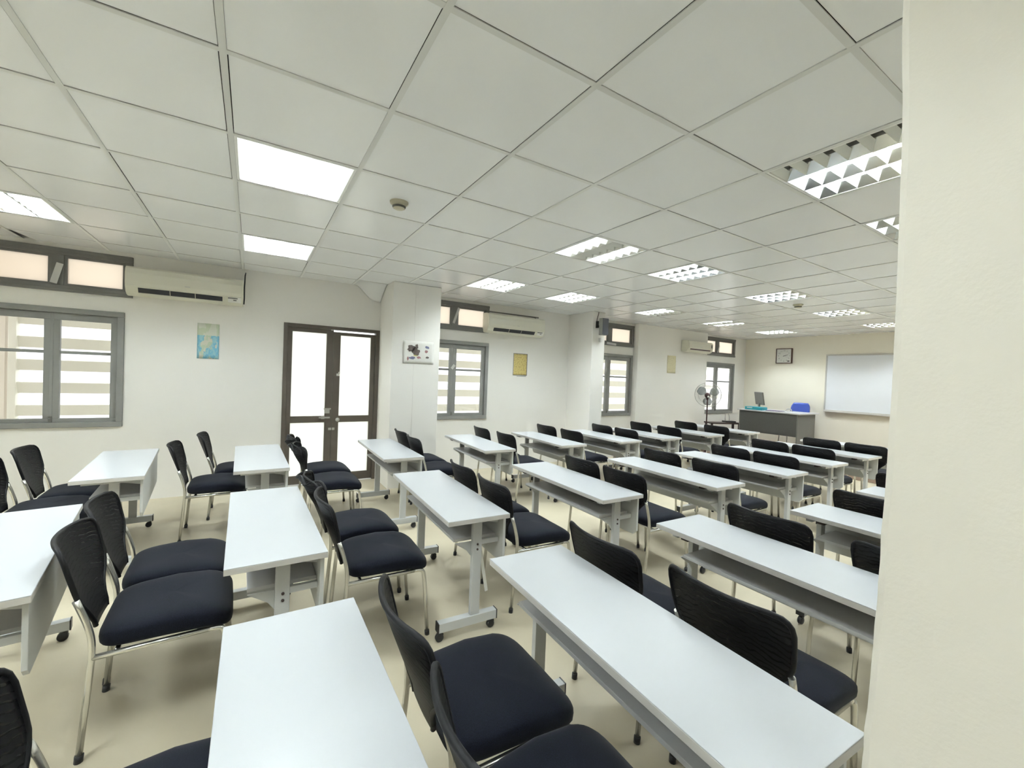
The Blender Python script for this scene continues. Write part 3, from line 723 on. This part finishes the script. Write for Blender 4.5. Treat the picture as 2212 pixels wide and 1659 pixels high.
def make_chair(slack=None):
    r=empty('mesh_chair',cat='chair',group='black mesh chairs')
    b=MB(); nu,nv=36,18; e=.30; a_,b_,c_=.214,.224,.047
    pw=lambda t,e_:math.copysign(abs(t)**e_,t)
    vs=[];fs=[]
    for j in range(nv+1):
        ph=-PI/2+PI*j/nv
        for i in range(nu):
            th=2*PI*i/nu
            x=a_*pw(math.cos(ph),.42)*pw(math.cos(th),e); y=b_*pw(math.cos(ph),.42)*pw(math.sin(th),e); z=c_*pw(math.sin(ph),.6)
            y*=1-.06*max(0,-x/a_)                                   # a little narrower at the back
            t=max(0,(x-.05)/.162); z-=.030*t*t                     # waterfall front
            z+=.010*math.cos(x*9)*(1 if z>0 else .3)-.008*(1-(y/b_)**2)*(1 if z>0 else 0)*math.cos(x*6)
            vs.append((x+.022,y,z+.425))
    for j in range(nv):
        for i in range(nu): fs.append((j*nu+i,j*nu+(i+1)%nu,(j+1)*nu+(i+1)%nu,(j+1)*nu+i))
    b.add(vs,fs,0,True); b.build('seat',M['seatf'],r)
    bk=back_mesh(slack).build('backrest',M['mesh'],r)
    b=MB(); b.tube(rim_path(slack),.0085,8); b.build('piping',M['piping'],bk)
    for s in (-1,1):
        y=.203*s
        p=[(-.225,y*1.0,.012),(-.195,y,.38),(-.197,y,.45),(-.218,y,.53),(-.241,y*1.0,.595)]
        b=MB(); b.tube(fillet(p,.05,4),.0105,10); leg=b.build('leg',M['chrome'],r)
        b=MB(); b.tube([(-.2255,y,0),(-.2235,y,.026)],.0135,10); b.build('foot_cap',M['black'],leg)
        p=[(.150,y,.376),(.202,y,.374),(.213,y,.30),(.236,y,.012)]
        b=MB(); b.tube(fillet(p,.045,6),.0105,10); leg=b.build('leg',M['chrome'],r)
        b=MB(); b.tube([(.237,y,0),(.235,y,.026)],.0135,10); b.build('foot_cap',M['black'],leg)
        b=MB(); b.tube([(-.195,y,.372),(.155,y,.376)],.0105,10); b.build('seat_rail',M['chrome'],r)
    for xx in (-.13,.12):
        b=MB(); b.tube([(xx,-.203,.373),(xx,.203,.373)],.009,8); b.build('crossbar',M['chrome'],r)
    if slack:
        P=[(-.241,-.203,.60),(xe(.70),-.207,.70),(xe(.765),-.19,.765),(xe(.785)-.03,-.13,.782),(xe(.785)-.055,0,.785),(xe(.785)-.03,.13,.782),(xe(.765),.19,.765),(xe(.70),.207,.70),(-.241,.203,.60)]
        b=MB(); b.tube(fillet(P,.04,4),.006,8); b.build('back_frame',M['piping'],r)
    return r
ch0=make_chair(); chs=make_chair(1.7); chs2=make_chair(4.1)
usedp=set()
WS='window side'; AS='aisle side'
CH=[('A',0,-1.42,4.54,3,WS,0),('A',0,-1.46,3.96,3,AS,0),('A',1,-.385,5.03,0,WS,0),('A',1,-.535,4.48,0,AS,0),('A',2,.375,4.72,0,WS,1),('A',2,.37,4.18,-2,AS,2),
('A',3,1.475,4.80,0,WS,0),('A',3,1.46,4.30,-2,AS,0),('A',4,2.53,4.82,-2,WS,0),('A',4,2.56,4.26,-2,AS,0),('A',5,3.60,4.82,0,WS,0),('A',5,3.56,4.27,0,AS,0),
('A',6,4.55,4.75,-2,WS,0),('A',6,4.48,4.15,-2,AS,0),('A',7,5.48,4.72,-2,WS,0),('A',7,5.38,4.16,-2,AS,0),('A',8,6.52,4.68,0,WS,0),('A',8,6.42,4.10,-2,AS,0),
('B',1,-.60,2.79,2,WS,0),('B',1,-.575,2.29,2,AS,0),('B',2,.335,2.93,0,WS,2),('B',2,.335,2.42,-2,AS,0),('B',3,1.33,2.88,-2,WS,0),('B',3,1.335,2.37,-2,AS,0),
('B',4,2.40,2.73,-2,WS,0),('B',4,2.39,2.24,-2,AS,0),('B',5,3.42,2.73,-2,WS,0),('B',5,3.43,2.17,-2,AS,0),('B',6,4.43,2.64,-2,WS,0),('B',6,4.43,2.17,-2,AS,0),
('B',7,5.38,2.74,-2,WS,0),('B',7,5.36,2.22,-2,AS,0),('B',8,6.38,2.58,-2,WS,0),('B',8,6.34,2.10,-2,AS,0),
('C',0,-.46,1.16,0,WS,0),('C',1,.39,1.20,-1,WS,0),('C',1,.385,.70,-1,AS,0),('C',2,1.30,1.33,-2,WS,0),('C',2,1.345,.80,-1,AS,0),('C',3,2.34,1.17,-2,WS,0),('C',3,2.29,.58,0,AS,0),
('C',4,3.36,1.04,-2,WS,0),('C',4,3.35,.50,0,AS,0),('C',5,4.42,1.15,0,WS,0)]
SPEC={('A',2,WS):'black mesh chair with slumped torn backrest nearest the glass door',('A',2,AS):'black mesh chair with slumped backrest, nearer of two before the door',
('B',2,WS):'black mesh chair with crumpled backrest at the third middle row desk',('C',0,WS):'black mesh chair cut off by the bottom corner of the photo',
('C',1,AS):'black mesh chair cut off by the bottom photo edge beside the closest desk'}
for (bl,k,xb,y,rot,side,var) in CH:
    src=(ch0,chs,chs2)[var]
    if var not in usedp: o=src; usedp.add(var)
    else: o=copy_tree(src)
    pr=desk_xr.get((bl,k-1))
    if pr and abs(pr[1])<6:
        edge=pr[0]+.185-math.tan(math.radians(pr[1]))*(y-pr[2]); xb=max(xb,edge+.062)
    own=desk_xr.get((bl,k))
    if own:
        off=y-own[2]; lim=own[0]-.125-math.tan(math.radians(own[1]))*off
        if abs(off)<.73 and abs(off)+.222>.465 and xb+.536>lim:
            if pr and abs(pr[1])<6: xb=max(min(xb,lim-.536),edge+.062)
            if xb+.536>lim: y=own[2]+math.copysign(min(abs(off),.242),off)
        off=y-own[2]
        if xb+.536>own[0]-.215 and .25<abs(off)<.345: y=own[2]+math.copysign(.345 if (abs(off)>.30 and xb+.536<=lim+.002) else .248,off)
    o.location=(xb+.29,y,0); o.rotation_euler=(0,0,math.radians(rot))
    o['label']=SPEC.get((bl,k,side),'black mesh chair, %s from the back in the %s, %s'%(ORD[k],BL[bl],side))
    if (bl,k,side)==('C',5,WS): o['label']='black mesh chair half hidden at the far end of the pillar row'

# ------------------------------------------------------------------ light from outside, camera, output look
w=bpy.data.worlds.new('World'); bpy.context.scene.world=w; w.use_nodes=True
bg=w.node_tree.nodes['Background']; bg.inputs[0].default_value=(.96,.99,1.0,1); bg.inputs[1].default_value=.70
F=910.895; yaw,pitch,roll=.5530511601,-.0178812529,.0385612912
fwd=Vector((math.sin(yaw)*math.cos(pitch),math.cos(yaw)*math.cos(pitch),math.sin(pitch)))
right=Vector((math.cos(yaw),-math.sin(yaw),0)); up=right.cross(fwd)
r2=right*math.cos(roll)+up*math.sin(roll); u2=-right*math.sin(roll)+up*math.cos(roll)
cd=bpy.data.cameras.new('Camera'); cam=bpy.data.objects.new('Camera',cd); C.objects.link(cam)
R=Matrix((r2,u2,-fwd)).transposed().to_4x4(); R.translation=Vector((0,0,H)); cam.matrix_world=R
cd.sensor_fit='HORIZONTAL'; cd.sensor_width=36; cd.lens=36*F/2212; cd.clip_start=.02
sc=bpy.context.scene; sc.camera=cam
vs_=sc.view_settings; vs_.view_transform='Standard'; vs_.look='None'; vs_.exposure=1.98; vs_.gamma=1; vs_.use_curve_mapping=False
sc.cycles.use_denoising=True; sc.cycles.max_bounces=10; sc.cycles.diffuse_bounces=6; sc.cycles.transparent_max_bounces=16; sc.cycles.sample_clamp_indirect=6
